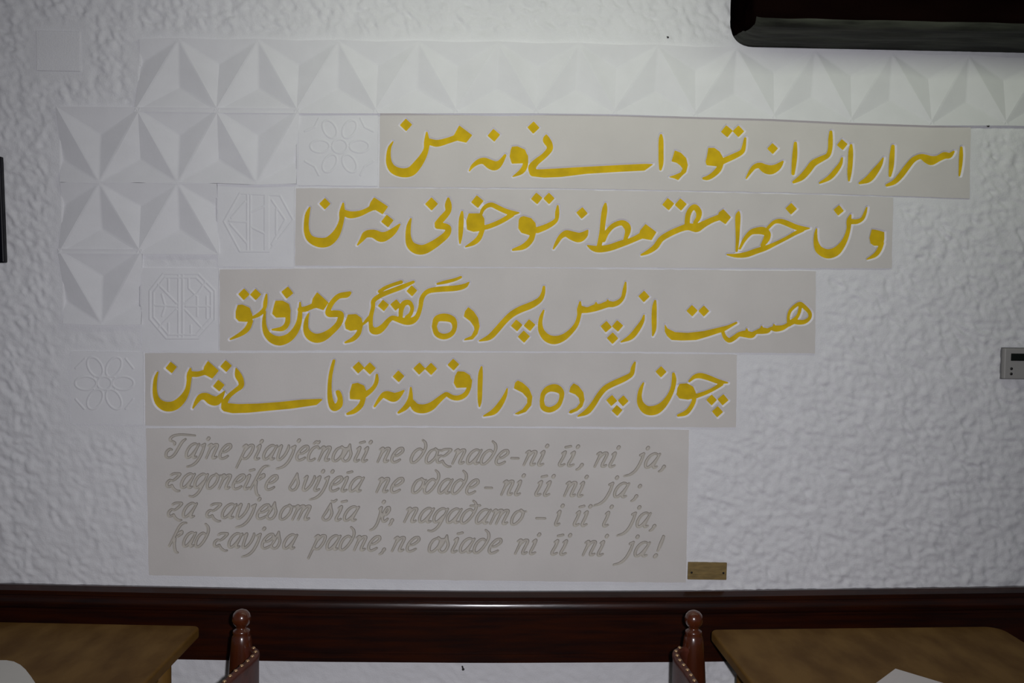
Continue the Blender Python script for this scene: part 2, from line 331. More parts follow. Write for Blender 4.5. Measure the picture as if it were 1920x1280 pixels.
# ------------------------------------------------------------------ calligraphy, traced on five-fold enlargements: S = pen stroke x,y,width; P = polygon; D = diamond dot
INK = {
'p1': [((700,205), '''
D 305 143 57; D 1130 240 58; D 1502 168 56
S 183 300 8 150 360 28 140 440 40 150 510 55 190 565 72 270 592 80 350 580 85 410 520 80 465 440 60 495 370 45 500 300 48 500 215 14
S 520 300 55 600 316 60 700 290 52 780 262 55
P 805 150 925 240 870 308 790 290 755 245
S 900 575 8 930 530 28 985 490 45 1040 482 60 1100 516 84 1145 526 80 1190 498 50 1235 430 22
P 1300 350 1350 345 1420 375 1448 440 1430 500 1300 505 1280 440 1290 380
S 1430 440 40 1425 520 45 1390 580 45 1310 628 8
S 1622 240 12 1625 285 66 1652 330 58 1652 375 52 1600 435 48 1530 490 56 1490 540 68 1500 590 70
P 1490 560 1560 562 1700 555 1920 542 2300 522 2550 510 2625 512 2545 570 2300 582 2000 600 1760 630 1600 636 1500 625'''),
((1080,205), '''
S 800 240 20 800 290 42 800 400 44 800 500 42 795 560 20
P 930 385 985 405 1035 455 1050 520 1035 585 995 620 960 660 930 645 875 632 930 615 985 590 1005 555 985 525 945 495 900 485 915 440
D 1418 203 55; D 1527 203 53
S 1590 270 20 1580 340 32 1560 395 40 1490 435 48 1400 475 50 1370 490 50
P 1245 360 1300 360 1350 395 1380 450 1370 510 1330 530 1230 520 1220 490 1235 430
S 1365 500 45 1340 560 50 1290 610 45 1240 640 38 1200 645 22
D 1848 365 50
S 1600 645 10 1640 580 30 1680 535 40 1730 525 52 1780 555 78 1830 565 82 1880 548 65 1915 520 45 1943 488 16'''),
((1450,205), '''
S 212 315 26 208 400 42 200 500 42 190 600 28
S 545 210 26 542 280 40 538 370 38 515 430 40 450 465 50 380 505 58 330 570 58 270 635 52 195 680 22
D 652 328 50
S 650 455 16 635 510 32 590 575 45 530 640 40 440 688 14
S 735 335 22 732 400 42 728 500 42 720 590 38 715 665 16
S 1035 455 12 1010 510 36 960 580 58 900 650 60 815 690 18
S 1128 345 30 1120 430 44 1112 540 42 1100 620 22
S 1070 710 22 1140 680 40 1200 620 50 1260 540 50 1320 470 45 1390 440 44 1450 465 74 1490 478 80 1550 460 55 1610 430 60 1660 430 45 1698 395 18
S 1770 358 22 1768 430 34 1762 530 28 1752 620 12''')],
'p2': [((550,350), '''
D 293 158 52
S 150 195 14 128 260 38 118 350 42 125 430 50 160 490 65 240 522 85 320 515 85 385 460 75 425 390 55 450 310 42 455 240 50 465 155 14
S 460 235 50 530 262 62 620 250 50 700 215 42 760 180 60
P 755 100 885 185 835 255 770 215 700 225 720 150
D 880 320 58
S 600 545 10 640 495 35 680 445 60 750 440 74 820 470 90 880 455 74 940 412 55 995 352 14
D 1295 160 60
S 1100 300 14 1080 370 38 1075 460 48 1095 540 70 1150 582 88 1220 588 85 1300 550 75 1380 495 65 1440 440 58 1452 385 50 1400 368 58 1350 368 48
S 1452 110 20 1452 170 60 1450 230 50 1400 290 58 1350 345 50
S 1582 235 18 1575 300 42 1570 400 42 1565 480 30 1562 530 10
D 1725 138 58
P 1645 250 1760 250 1790 300 1790 370 1760 410 1690 420 1630 400 1622 320
S 1775 400 35 1740 480 45 1690 525 40 1615 562 10
S 1762 250 25 1775 215 30 1810 180 36 1860 168 40 1920 195 42 1985 225 42 2050 245 42 2115 243 10
S 2050 260 42 1980 305 40 1900 345 40 1820 375 40 1790 380 40'''),
((920,350), '''
D 433 108 53; D 548 108 52
S 630 178 14 625 240 36 620 300 32 590 335 40 520 375 48 440 405 55
P 280 285 310 275 380 295 420 340 430 420 380 455 290 430 262 390 265 310
S 400 430 45 375 500 50 310 560 48 210 590 18
D 858 245 53
S 590 580 12 620 525 30 660 465 40 710 438 58 770 460 80 830 475 86 880 450 60 910 410 14
S 1078 160 20 1070 220 48 1055 330 46 1045 430 44 1020 550 40
S 1060 500 36 1090 430 40 1150 365 42 1230 337 46 1278 368 62 1288 420 48 1260 500 26
S 910 550 10 960 575 45 1020 585 58 1120 570 58 1220 535 58 1300 510 48 1370 480 48 1430 450 58
P 1455 350 1555 425 1510 498 1440 485 1390 480 1405 410
D 1668 162 56; D 1785 165 56
S 1415 638 14 1480 610 36 1550 560 48 1600 490 48 1680 440 50 1780 395 50 1850 375 58 1900 380 68'''),
((1300,350), '''
S 0 382 68 40 385 72 100 350 58 180 310 48 250 285 50
P 285 210 355 285 305 348 250 310 232 280 245 240
S -55 350 45 -48 270 45 -20 210 45 20 190 50 55 235 52 50 290 42 20 335 34
S 430 235 14 422 280 46 420 400 38 418 500 30 410 600 20
S 440 580 16 480 500 30 540 430 42 600 412 58 660 412 68 700 440 56 690 490 56 650 550 30
S 705 385 26 760 332 30 820 322 42 890 345 48 960 375 46 1030 390 38 1095 388 8
S 1030 405 30 960 435 32 880 480 28 780 530 30 680 575 42 600 600 48 500 635 48 400 645 32 320 635 10
D 922 205 53; D 1368 220 48
S 1160 395 12 1152 450 28 1155 520 42 1185 590 68 1260 628 82 1340 608 78 1400 545 55 1440 470 40 1462 390 35 1465 320 42 1480 265 14
S 1480 325 45 1540 325 40 1590 300 30 1615 250 26 1632 195 12
P 1680 400 1720 405 1795 425 1795 490 1780 550 1700 550 1670 530 1660 480
S 1772 530 40 1750 590 40 1710 640 36 1635 678 10''')],
'p3': [((405,500), '''
D 258 258 53; D 368 260 52
S 470 260 14 460 330 36 450 390 30 410 440 36 345 475 22
P 200 360 240 355 310 385 335 450 335 500 280 515 210 510 182 480 182 420
S 322 510 40 290 580 48 230 630 38 130 680 12
D 665 242 56
P 555 320 620 318 680 350 695 410 690 470 560 475 525 440 540 370
S 672 450 40 665 530 45 620 580 42 525 590 14
S 460 420 10 448 480 28 450 560 40 475 630 58 530 680 76 600 695 84 680 665 74 740 600 62 775 520 48 785 440 38 785 335 12
S 785 402 44 840 395 48 900 370 45 950 350 60
P 945 240 1050 335 1005 405 930 380 890 375 905 300
S 865 440 12 845 500 34 840 580 48 870 640 72 930 670 82 1000 658 78 1080 605 58 1150 530 54 1168 450 54 1110 440 60 1055 440 54 1052 400 44 1090 330 42 1150 275 46 1220 262 52 1252 245 28
P 1235 450 1310 445 1360 480 1375 550 1340 585 1260 600 1215 580 1205 530 1225 480
S 1355 560 34 1330 630 42 1280 680 38 1210 710 14
S 1375 540 14 1410 505 28 1440 470 30
S 1450 560 34 1450 470 36 1470 380 34 1475 320 38 1530 275 40 1620 235 40 1740 190 40 1850 142 22
S 1530 232 26 1580 200 30 1650 170 28 1735 143 30
S 1450 560 35 1470 598 58 1520 598 64 1570 560 54 1610 510 44 1650 480 40 1700 492 48 1780 513 60 1840 505 58 1885 465 42 1915 380 36 1925 310 40 1950 260 38 2000 225 42 2100 210 48 2250 200 48 2330 180 40 2370 148 12
S 2075 160 16 2150 143 28 2240 120 25 2295 97 20
D 1568 362 52; D 1685 358 52; D 1835 225 50
S 1730 465 34 1735 400 42 1760 345 48 1808 335 42 1838 380 32 1825 440 32 1790 475 40'''),
((780,500), '''
S 170 560 42 195 490 56 270 475 70 345 500 58 362 570 40 330 630 42 260 655 50 195 628 48 170 560 42
P 490 380 540 420 580 480 595 560 575 630 530 680 450 690 460 675 520 650 550 590 545 560 510 510 450 465 460 420
S 1200 190 22 1192 250 34 1160 310 46 1080 360 58 980 400 58 900 445 54 830 510 50 760 590 52 690 660 48 595 695 10
D 945 550 54; D 1065 548 54; D 1012 655 56
S 1198 410 14 1175 470 30 1165 540 38 1180 610 54 1230 668 70 1300 688 74 1380 665 60 1450 610 45 1505 540 38 1530 460 34 1535 400 42 1540 330 14
S 1545 400 66 1610 405 50 1680 385 62 1740 372 52 1800 350 56 1850 352 48 1900 333 42 1940 290 32 1957 220 34 1967 148 14
S 1690 335 10 1690 370 40; S 1800 312 10 1800 350 40
D 1785 562 52; D 1892 555 52; D 1845 670 53'''),
((1150,500), '''
D 290 278 52
S 290 455 12 275 510 32 225 590 48 165 660 46 75 705 10
S 395 320 18 388 380 40 385 480 44 385 580 38 372 645 12
P 485 540 510 580 580 615 700 622 850 605 1000 570 1080 550 1160 515 1168 528 1050 600 900 650 780 685 650 690 550 685 510 650 488 610
D 742 412 52; D 852 415 50
S 1030 610 26 1050 660 34 1090 690 40 1140 665 42 1180 635 38 1240 630 60 1300 640 54 1340 615 32 1400 600 56 1450 600 42 1480 580 26 1530 580 54 1590 572 44 1640 545 34 1680 520 46
S 1255 582 10 1255 620 40; S 1395 558 10 1395 590 40; S 1510 542 10 1515 575 40
S 1655 540 36 1645 480 24 1660 420 26 1700 375 28 1755 345 30 1800 380 36 1845 430 32 1845 480 28 1800 515 36 1740 520 42 1690 508 42
S 1755 345 26 1755 400 28 1735 460 26 1700 500 36''')],
'p4': [((265,650), '''
D 275 195 53
S 148 240 12 128 300 30 120 390 36 130 470 46 165 530 68 230 562 86 310 550 84 380 490 68 425 410 45 440 330 38 445 270 46 455 205 14
S 450 255 50 520 258 48 580 242 44 630 230 60
P 620 135 720 225 660 298 600 265 570 262 585 190
D 722 365 54; D 790 182 54
S 480 575 12 510 520 34 550 472 52 600 468 66 650 500 84 700 508 80 740 470 48 775 420 12
S 885 205 12 905 270 60 930 320 52 930 370 46 880 410 38 820 460 38 780 520 50 780 570 66
P 760 515 800 530 900 540 1100 535 1300 520 1500 498 1690 490 1690 502 1640 545 1400 580 1200 598 1000 618 850 622 770 605 745 575 748 530
S 1803 132 24 1785 200 30 1768 290 32 1762 400 36 1770 500 48 1800 568 64 1850 548 60 1862 490 46 1845 435 44 1830 422 18'''),
((640,650), '''
D 158 195 55; D 265 203 56
S 332 265 20 330 320 34 310 370 34 270 415 40 220 450 50
P 100 350 150 340 210 365 235 430 220 480 170 495 80 490 78 430
S 205 485 40 180 550 46 120 605 40 55 630 20
D 535 278 54
S 310 560 16 350 500 30 390 455 44 430 455 74 490 475 82 540 450 50 585 412 12
D 730 205 56; D 840 208 56; D 1050 168 54
S 650 385 14 650 450 34 640 510 48 600 570 44 535 618 18
S 660 520 50 700 572 76 770 583 80 840 560 72 900 510 54 960 460 42 990 447 38 1040 475 42 1100 480 44 1160 450 42 1195 390 36 1205 320 40
P 1090 232 1150 235 1205 270 1218 320 1195 380 1080 385 1055 340 1065 280
S 1315 190 14 1305 260 40 1300 380 42 1298 500 36 1295 560 12
S 1555 395 12 1535 460 32 1490 540 48 1430 610 50 1335 650 10
P 1655 318 1700 340 1760 395 1790 470 1780 550 1730 610 1660 635 1625 630 1700 590 1745 530 1745 480 1700 430 1620 390 1630 340'''),
((1005,650), '''
S 55 510 36 70 440 42 120 395 56 190 390 70 240 430 48 235 500 36 200 560 42 130 592 48 70 570 48 55 510 36
P 355 345 400 370 445 430 455 500 435 560 390 600 330 625 310 620 320 600 380 575 415 530 405 480 370 445 315 425 325 380
S 930 148 16 912 200 36 895 260 40 820 305 50 730 345 50 650 390 48 590 460 46 540 540 48 480 610 48 395 652 10
D 712 505 51; D 820 508 50; D 762 598 50
S 1010 340 12 985 400 32 972 470 40 985 540 58 1040 595 78 1120 595 82 1190 550 62 1250 470 44 1285 390 38 1298 310 40 1292 255 24
D 1175 235 51
P 1350 350 1420 345 1475 375 1500 430 1490 480 1430 495 1350 485 1322 450 1330 390
S 1490 450 34 1480 520 36 1440 590 38 1400 625 40 1335 645 20
S 1440 325 16 1490 282 34 1550 272 48 1630 295 46 1710 325 40 1800 338 10
S 1740 350 38 1680 390 30 1600 430 32 1500 465 38
D 1650 500 49; D 1757 498 51; D 1705 610 51''')],
}
def ink_field(key, out):
    o = np.array(out); fld = Field(o[:,0].min()-3, o[:,1].min()-3, o[:,0].max()+3, o[:,1].max()+3, 1.0)
    for (ox, oy), txt in INK[key]:
        for tok in txt.replace(';', '\n').split('\n'):
            t = tok.split()
            if not t: continue
            v = [float(q)/5 for q in t[1:]]
            if t[0] == 'D':
                x, y, r = v; x += ox; y += oy
                a = random.uniform(-.12, .12)
                fld.poly([(x+r*math.cos(a+k*math.pi/2)*.98, y+r*math.sin(a+k*math.pi/2)) for k in range(4)])
            elif t[0] == 'P':
                P = np.array(v).reshape(-1, 2)+(ox, oy); fld.poly(P)
            else:
                P = np.array(v).reshape(-1, 3)+(ox, oy, 0); fld.stroke(P)
    f = fld.f                                              # a touch of smoothing rounds the polygons' corners
    g = f.copy(); g[1:-1,1:-1] = (f[1:-1,1:-1]*4+f[:-2,1:-1]+f[2:,1:-1]+f[1:-1,:-2]+f[1:-1,2:])/8
    fld.f = g; return fld
PERS = [
 ('p1', 'topmost beige plaster panel with carved gold calligraphy, under the long frieze of pyramid tiles'),
 ('p2', 'second beige panel of gold calligraphy from the top, beginning beside the hexagon tile'),
 ('p3', 'third beige panel of gold calligraphy from the top, beginning beside the octagon tile'),
 ('p4', 'lowest beige panel of gold calligraphy, directly above the colourless carved verse'),
]
YF = -0.0045
for key, lab in PERS:
    fld = ink_field(key, OUT[key])
    slab('inscription_panel', lab, 'panel', OUT[key], fld, YF, 0.0052, 3.3, 0.45, [M_SLAB, M_CUT], 'gold_letter', M_GOLD, group='gold calligraphy panels')

# ------------------------------------------------------------------ the carved verse in slanted script
A_ = lambda s: np.array([float(q) for q in s.split()]).reshape(-1, 2)
GL = {  # glyph: advance, strokes (x,y) in x-heights, upright
 'T': (1.15, ['.10 .55 -.06 .58 -.20 .38 -.14 .10 .06 -.02 .28 .04 .44 .3 .60 1.05 .78 1.30', '-.02 1.12 -.22 1.18 -.30 1.32 -.16 1.50 .2 1.60 .7 1.60 1.35 1.56', '-.02 1.12 .12 1.02 .14 .90']),
 'a': (.88, ['.62 .92 .36 1.0 .12 .78 .05 .38 .16 .06 .34 .04 .52 .30 .64 .70', '.70 .98 .62 .5 .60 .14 .70 .02 .84 .10']),
 'j': (.52, ['.22 .98 .24 .4 .16 -.15 -.06 -.48 -.42 -.62', '.05 .86 .22 .98'], [(.32, 1.36)]),
 'n': (.95, ['.0 .86 .14 .98 .20 .80 .16 .0', '.18 .55 .36 .90 .52 .98 .62 .84 .58 .3 .60 .06 .72 .02 .84 .12']),
 'e': (.78, ['.10 .42 .40 .50 .62 .78 .50 1.0 .26 .92 .08 .55 .10 .18 .28 .0 .50 .06 .66 .20']),
 'p': (.95, ['.0 .84 .14 .98 .20 .75 .10 -.62', '.18 .5 .40 .94 .64 .94 .70 .55 .56 .10 .34 .02 .18 .14']),
 'r': (.58, ['.0 .84 .14 .98 .18 .6 .14 .12 .26 .0 .42 .08'], [(.14, 1.26)]),
 'v': (.82, ['.0 .84 .12 .98 .14 .5 .20 .08 .38 .02 .58 .35 .64 .80 .60 1.0', ]),
 'o': (.80, ['.40 1.0 .14 .82 .06 .42 .18 .04 .42 .04 .62 .40 .60 .82 .40 1.0 .52 .88 .76 .92']),
 's': (.68, ['-.06 .22 .02 .6 .08 1.12', '.08 1.16 .20 .86 .40 .50 .38 .12 .20 .0 .02 .08 -.06 .22']),
 't': (.52, ['.0 .86 .14 .98 .16 .6 .12 .14 .24 .0 .42 .12', '.04 1.30 .30 1.38']),
 'i': (.50, ['.0 .86 .14 .98 .16 .6 .12 .14 .24 .0 .42 .12'], [(.20, 1.36)]),
 'd': (.95, ['.60 .84 .34 .98 .10 .74 .06 .3 .20 .02 .42 .06 .62 .45 .70 1.0 .56 1.38 .30 1.60']),
 'z': (.90, ['.02 .86 .20 .98 .60 .96 .44 .62 .28 .48', '.28 .48 .10 .52 -.02 .34 .06 .10 .22 .06 .36 .18', '.36 .18 .56 -.06 .86 -.22 1.02 -.20']),
 'g': (.86, ['.62 .92 .36 1.0 .12 .78 .06 .38 .20 .06 .40 .10 .60 .50', '.70 .98 .64 .3 .54 -.30 .30 -.58 .04 -.55']),
 'k': (.92, ['.70 1.66 .42 1.62 .24 1.36 .14 .7 .02 .02', '.40 .98 .54 1.06 .60 .90 .46 .78 .38 .68', '.26 .56 .36 .1 .62 -.34 .82 -.42']),
 'm': (1.32, ['.0 .86 .14 .98 .20 .80 .16 .0', '.18 .55 .34 .90 .48 .98 .56 .84 .52 .0', '.54 .55 .70 .90 .86 .98 .96 .84 .92 .3 .94 .06 1.06 .02 1.18 .12']),
 '-': (.62, ['.04 .46 .50 .46']),
 '/': (.70, ['.40 .10 .34 -.14 .22 -.24'], [(.40, .08)]),
 ';': (.90, ['.60 .10 .54 -.14 .42 -.24'], [(.60, .08), (.56, .80)]),
 '!': (.90, ['.52 .42 .50 .9 .48 1.45', '.55 .6 .54 1.0 .52 1.42'], [(.50, .04), (.53, .08)]),
}
GL['C'] = (.70, ['.56 .84 .40 .98 .16 .84 .06 .42 .16 .05 .38 .0 .58 .16', '.10 1.18 .22 1.32 .36 1.22 .42 1.34'])      # c with caron
GL['S'] = (.68, GL['s'][1]+['.06 1.36 .20 1.30 .34 1.44'])                                                   # s with caron
GL['D'] = (.95, GL['d'][1]+['.30 1.22 .86 1.26'])                                                           # d with stroke
LINES = [  # (baseline at x=340, words with their left and right ends)
 (858, [('Tajne',309,434),('pravjeCnosti',441,697),('ne',706,757),('doznade',769,954),('-',957,974),('ni',980,1028),('ti/',1047,1093),('ni',1113,1162),('ja/',1168,1247)]),
 (914.5, [('zagonetke',311,521),('svijeta',541,684),('ne',704,757),('odade',772,898),('-',908,924),('ni',938,984),('ti',1003,1040),('ni',1056,1102),('ja;',1110,1202)]),
 (969.5, [('za',314,371),('zavjesom',386,583),('Sta',603,675),('je/',692,737),('nagaDamo',756,989),('-',1004,1024),('i',1040,1057),('ti',1075,1109),('i',1130,1149),('ja/',1155,1229)]),
 (1024.5, [('kad',315,392),('zavjesa',400,559),('padne/',576,722),('ne',733,787),('ostade',803,941),('ni',964,1013),('ti',1033,1071),('ni',1091,1140),('ja!',1148,1247)]),
]
XH, SLANT = 27.0, .38
o5 = OUT['p5']; fv = Field(o5[:,0].min()-3, o5[:,1].min()-3, o5[:,0].max()+3, o5[:,1].max()+3, .8)
wordbox = []
for base, words in LINES:
    for word, xa, xb in words:
        pen = 0; st = []; dots = []
        for ch in word:
            g = GL[ch]
            for s in g[1]: P = A_(s); st.append(np.stack([P[:,0]+pen+SLANT*P[:,1]*1.0, P[:,1]], 1))
            if len(g) > 2:
                for (dx, dy) in g[2]: dots.append((dx+pen+SLANT*dy, dy))
            pen += g[0]
        allx = np.concatenate([p[:,0] for p in st]+[np.array([d[0] for d in dots])]) if dots else np.concatenate([p[:,0] for p in st])
        # descenders and flourishes may overhang: fit the body of the word
        lo, hi = allx.min(), allx.max(); sx = (xb-xa-4)/max(.2, hi-lo); sx = min(sx, XH*1.36)
        off = xa+2+((xb-xa-4)-sx*(hi-lo))/2
        by = base+.0215*(0.5*(xa+xb)-340)
        wb = [1e9, 1e9, -1e9, -1e9]
        for P in st:
            X = off+(P[:,0]-lo)*sx; Y = by-P[:,1]*XH+(X-.5*(xa+xb))*.0215
            n = len(X); wd = np.full(n, 4.7); 
            if n > 2: wd[0] = wd[-1] = 3.4
            # thick where the pen runs down, thin where it runs across
            P3 = catmull(np.stack([X, Y, wd], 1)) if n > 2 else np.stack([X, Y, wd], 1)
            d = np.gradient(P3[:,:2], axis=0); dn = np.abs(d[:,1])/(np.hypot(d[:,0], d[:,1])+1e-6)
            P3[:,2] = P3[:,2]*(.72+.28*dn)
            fv.stroke(P3, smooth=False)
            wb = [min(wb[0], X.min()), min(wb[1], Y.min()), max(wb[2], X.max()), max(wb[3], Y.max())]
        for dx, dy in dots:
            X = off+(dx-lo)*sx; Y = by-dy*XH+(X-.5*(xa+xb))*.0215
            fv.stroke(np.array([(X-.8, Y+1, 5.6), (X+.8, Y-1, 5.6)]), smooth=False)
            wb = [min(wb[0], X-2), min(wb[1], Y-2), max(wb[2], X+2), max(wb[3], Y+2)]
        wordbox.append((*wb, base+.0215*(0.5*(xa+xb)-340)-XH*.5, .5*(xa+xb), xb-xa))
WB = np.array(wordbox)
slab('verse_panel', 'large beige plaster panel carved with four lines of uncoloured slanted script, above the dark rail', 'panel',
     OUT['p5'], fv, YF, 0.0050, .8, -1.25, [M_SLAB, M_GROOVE_SHADE], 'carved_letter', M_GROOVE_SHADE)

# ------------------------------------------------------------------ ornament tiles: thin raised lines on white gypsum squares
def circ(cx, cy, rx, ry, a=0, n=20, w_=3.0):
    t = np.linspace(0, 2*np.pi, n+1); x = rx*np.cos(t); y = ry*np.sin(t)
    return [(cx+p*math.cos(a)-q*math.sin(a), cy+p*math.sin(a)+q*math.cos(a), w_) for p, q in zip(x, y)]
def segs(*ss): return [[(s[i], s[i+1], 3.0) for i in range(0, len(s), 2)] for s in ss]
ORN = {
 'r1': [circ(637,274,14,13)]+[circ(637+37*math.cos(a), 274+37*math.sin(a), 18, 11.5, a) for a in [k*math.pi/3 for k in range(6)]]
       + segs((572,246,590,238,598,222),(700,246,684,238,676,222),(572,302,590,312,598,328),(700,302,684,312,676,328)),
 'r2': segs((420,415,450,362,525,366,550,412,505,471,450,471,420,415),(464,366,464,470),(470,368,470,468),(497,368,497,470),(503,368,503,470),
            (430,414,462,416),(432,420,462,455),(434,408,460,378),(470,425,497,438),(470,398,497,386),(510,375,535,412,510,458),(518,392,518,438)),
 'r3': segs((281,545,281,598,312,634,372,634,403,600,403,545,372,513,306,513,281,545),(288,548,288,594,316,627,368,627,396,596,396,548,368,520,310,520,288,548),
            (335,514,335,632),(343,514,343,632),(297,533,331,568),(331,580,298,614),(347,580,380,616),(347,568,372,548,384,530),
            (316,520,316,545),(316,606,316,628),(358,610,358,628),(354,520,354,540,370,556,370,592),(290,572,330,574),(348,574,394,574),(304,552,310,574,304,592),(388,556,388,596)),
 'r4': [circ(196,718,13,12)]+[circ(196+35*math.cos(a), 718+35*math.sin(a), 20, 12.5, a) for a in [k*math.pi/3 for k in range(6)]]
       + segs((142,690,160,672),(250,690,236,672),(142,748,158,766),(250,748,236,766)),
}
ORNL = {'r1': ('flower_tile', 'white gypsum tile with faint raised six-petal flower, left of the topmost gold calligraphy'),
        'r2': ('hexagon_tile', 'white gypsum tile with raised lines in a stretched hexagon, left of the second calligraphy panel'),
        'r3': ('octagon_tile', 'white gypsum tile with raised star lines inside an octagon, left of the third calligraphy panel'),
        'r4': ('flower_tile', 'white gypsum tile with raised round-centred flower, lowest tile, left of the fourth calligraphy panel')}
for k in ('r1','r2','r3','r4'):
    o = OUT[k]; f = Field(o[:,0].min()-3, o[:,1].min()-3, o[:,0].max()+3, o[:,1].max()+3, .8)
    for s in ORN[k]: f.stroke(np.array(s)*np.array([1,1,.75]), smooth=(len(s) > 12))
    slab(ORNL[k][0], ORNL[k][1], 'tile', o, f, -.0045, -0.0014, 1.6, -.4, [M_GYPS, M_GYPS], 'raised_line', M_GYPS, base='tile_body', owner=lambda x, y: np.zeros(len(x), int))

# ------------------------------------------------------------------ pyramid relief tiles
HI, LO = -.0125, +.0065
def sub_face(vs, fs, tri, ys):
    n = len(vs); 
    for (x, y), yy in zip(tri, ys):
        p = W(x, y, -.006); p = p.copy(); p[1] = yy; vs.append(p)
    fs.append((n, n+1, n+2))
def tile(parent, TL, TR, BL, BR, kind, k):
    """kind 'up': a whole upright hollow pyramid between two halves; 'down': the other way round"""
    TL, TR, BL, BR = map(np.array, (TL, TR, BL, BR)); g = .0
    TL = TL+(g, g); TR = TR+(-g, g); BL = BL+(g, -g); BR = BR+(-g, -g)
    vs, fs = [], []
    def hollow(a, b, c):                                    # three points, full pyramid
        m = (a+b+c)/3
        for p, q in ((a,b),(b,c),(c,a)): sub_face(vs, fs, (p, q, m), (HI, HI, LO))
    if kind == 'up':
        A = (TL+TR)/2; hollow(A, BR, BL)
        for c0, c1 in ((TL, BL), (TR, BR)):                 # half of a hanging pyramid: apex c1, top edge from A to c0
            m = c0*.667+c1*.333
            sub_face(vs, fs, (A, m, c0), (HI, LO, HI)); sub_face(vs, fs, (A, m, c1), (HI, LO, HI))
            e = c0
    else:
        A = (BL+BR)/2; hollow(A, TL, TR)
        for c0, c1 in ((BL, TL), (BR, TR)):
            m = c0*.667+c1*.333
            sub_face(vs, fs, (A, m, c0), (HI, LO, HI)); sub_face(vs, fs, (A, m, c1), (HI, LO, HI))
    vs = np.array(vs); F2 = []
    for f in fs:
        a, b, c = vs[list(f)]; nrm = np.cross(b-a, c-a)
        F2.append(f if nrm[1] < 0 else f[::-1])
    # merge, soften ridges and give the tile its sides
    bm = bmesh.new(); bv = [bm.verts.new(tuple(v)) for v in vs]
    for f in F2:
        try: bm.faces.new([bv[i] for i in f])
        except ValueError: pass
    bmesh.ops.remove_doubles(bm, verts=bm.verts[:], dist=.0006)
    rim = [e for e in bm.edges if len(e.link_faces) == 1]
    ridges = [e for e in bm.edges if len(e.link_faces) == 2]
    ex = bmesh.ops.extrude_edge_only(bm, edges=rim)
    for v in [q for q in ex['geom'] if isinstance(q, bmesh.types.BMVert)]: v.co.y = .03
    bmesh.ops.bevel(bm, geom=[e for e in ridges if e.is_valid], offset=.0035, segments=2, affect='EDGES', profile=.5)
    bmesh.ops.recalc_face_normals(bm, faces=bm.faces[:])
    if sum(f.normal.y for f in bm.faces) > 0:
        for f in bm.faces: f.normal_flip()
    off = Vector(parent.location)
    for v in bm.verts: v.co -= off
    me = bpy.data.meshes.new('relief_tile'); bm.to_mesh(me); bm.free(); me.materials.append(M_GYPS)
    link('relief_tile', me, parent)
def row(label, xs_t, ys_t, xs_b, ys_b, kind):
    c = W(xs_b[0], ys_b[0], 0); r = thing('pyramid_frieze', label, 'tile frieze', (c[0], 0, c[2]), 'rows of pyramid relief tiles')
    for k in range(len(xs_t)-1):
        tile(r, (xs_t[k], ys_t[k]), (xs_t[k+1], ys_t[k+1]), (xs_b[k], ys_b[k]), (xs_b[k+1], ys_b[k+1]), kind, k)
    return r
x1b = [258,407,557,705,855,1005,1152,1303,1450,1595,1745,1884,2022]; y1b = [205,207,208,208,208,208,210,215,219,226,231,231,234]
x1t = [262,410,560,710,860,1010,1159,1306,1454,1599,1743,1886,2028]; y1t = [74,75,77,79,80,82,85,89,93,98,104,109,114]
row('long top row of hollow pyramid tiles running right under the dark beam', x1t, y1t, x1b, y1b, 'up')
x2 = [112,260,408,557]; row('second row of pyramid tiles, three tiles ending at the flower tile', x2, [206,207,208,209], [113,261,408,556], [341.5,342.5,343.5,344.5], 'down')
row('third row of pyramid tiles, two tiles ending at the hexagon tile', [114,261,407], [342.5,343.5,344.5], [116,262,406], [470,471,472], 'up')
row('lowest pyramid relief tile standing alone left of the octagon tile', [115,263], [471.5,472.5], [119,265], [606,608], 'down')
HOLES = [np.array(v) for v in OUT.values()]+[
  np.array(list(zip(x1t, y1t))+list(zip(x1b, y1b))[::-1], float),
  np.array([(112,206),(557,209),(556,343),(113,340)], float), np.array([(114,344),(407,346),(406,472),(116,470)], float),
  np.array([(115,474),(263,475),(265,608),(119,606)], float)]

# ------------------------------------------------------------------ back wall: trowelled stucco with real lumps
ST = 3.0
gx = np.arange(-90, 2011, ST); gy = np.arange(-90, 1371, ST)
GX, GY = np.meshgrid(gx, gy)
sd = Field(gx[0], gy[0], gx[-1], gy[-1], ST, far=200.)
def poly_sd(P):
    X, Y = GX, GY; D = np.full(X.shape, 1e9); ins = np.zeros(X.shape, bool)
    for a, b in zip(P, np.roll(P, -1, 0)):
        d = b-a; L = max(1e-9, d@d); t = np.clip(((X-a[0])*d[0]+(Y-a[1])*d[1])/L, 0, 1)
        D = np.minimum(D, np.hypot(X-a[0]-t*d[0], Y-a[1]-t*d[1]))
        c = (a[1] > Y) != (b[1] > Y)
        ins ^= c & (X < (b[0]-a[0])*(Y-a[1])/(b[1]-a[1]+1e-12)+a[0])
    return np.where(ins, -D, D)
def thin(P): return P if len(P) < 40 else P[::3]
SD = np.minimum.reduce([poly_sd(thin(P)) for P in HOLES]+[poly_sd(np.array([(67,57),(150,57),(151,134),(68,134)], float))])
def vnoise(X, Y, sx, sy, seed):
    r = np.random.default_rng(seed); g = r.random((512, 512))
    u = X/sx+37.3; v = Y/sy+11.7; i = np.floor(u).astype(int); j = np.floor(v).astype(int); u -= i; v -= j
    u = u*u*(3-2*u); v = v*v*(3-2*v); i %= 511; j %= 511
    return (g[j,i]*(1-u)+g[j,i+1]*u)*(1-v)+(g[j+1,i]*(1-u)+g[j+1,i+1]*u)*v-.5
wx = GX+14*vnoise(GX, GY, 40, 40, 1); wy = GY+14*vnoise(GX, GY, 40, 40, 2)
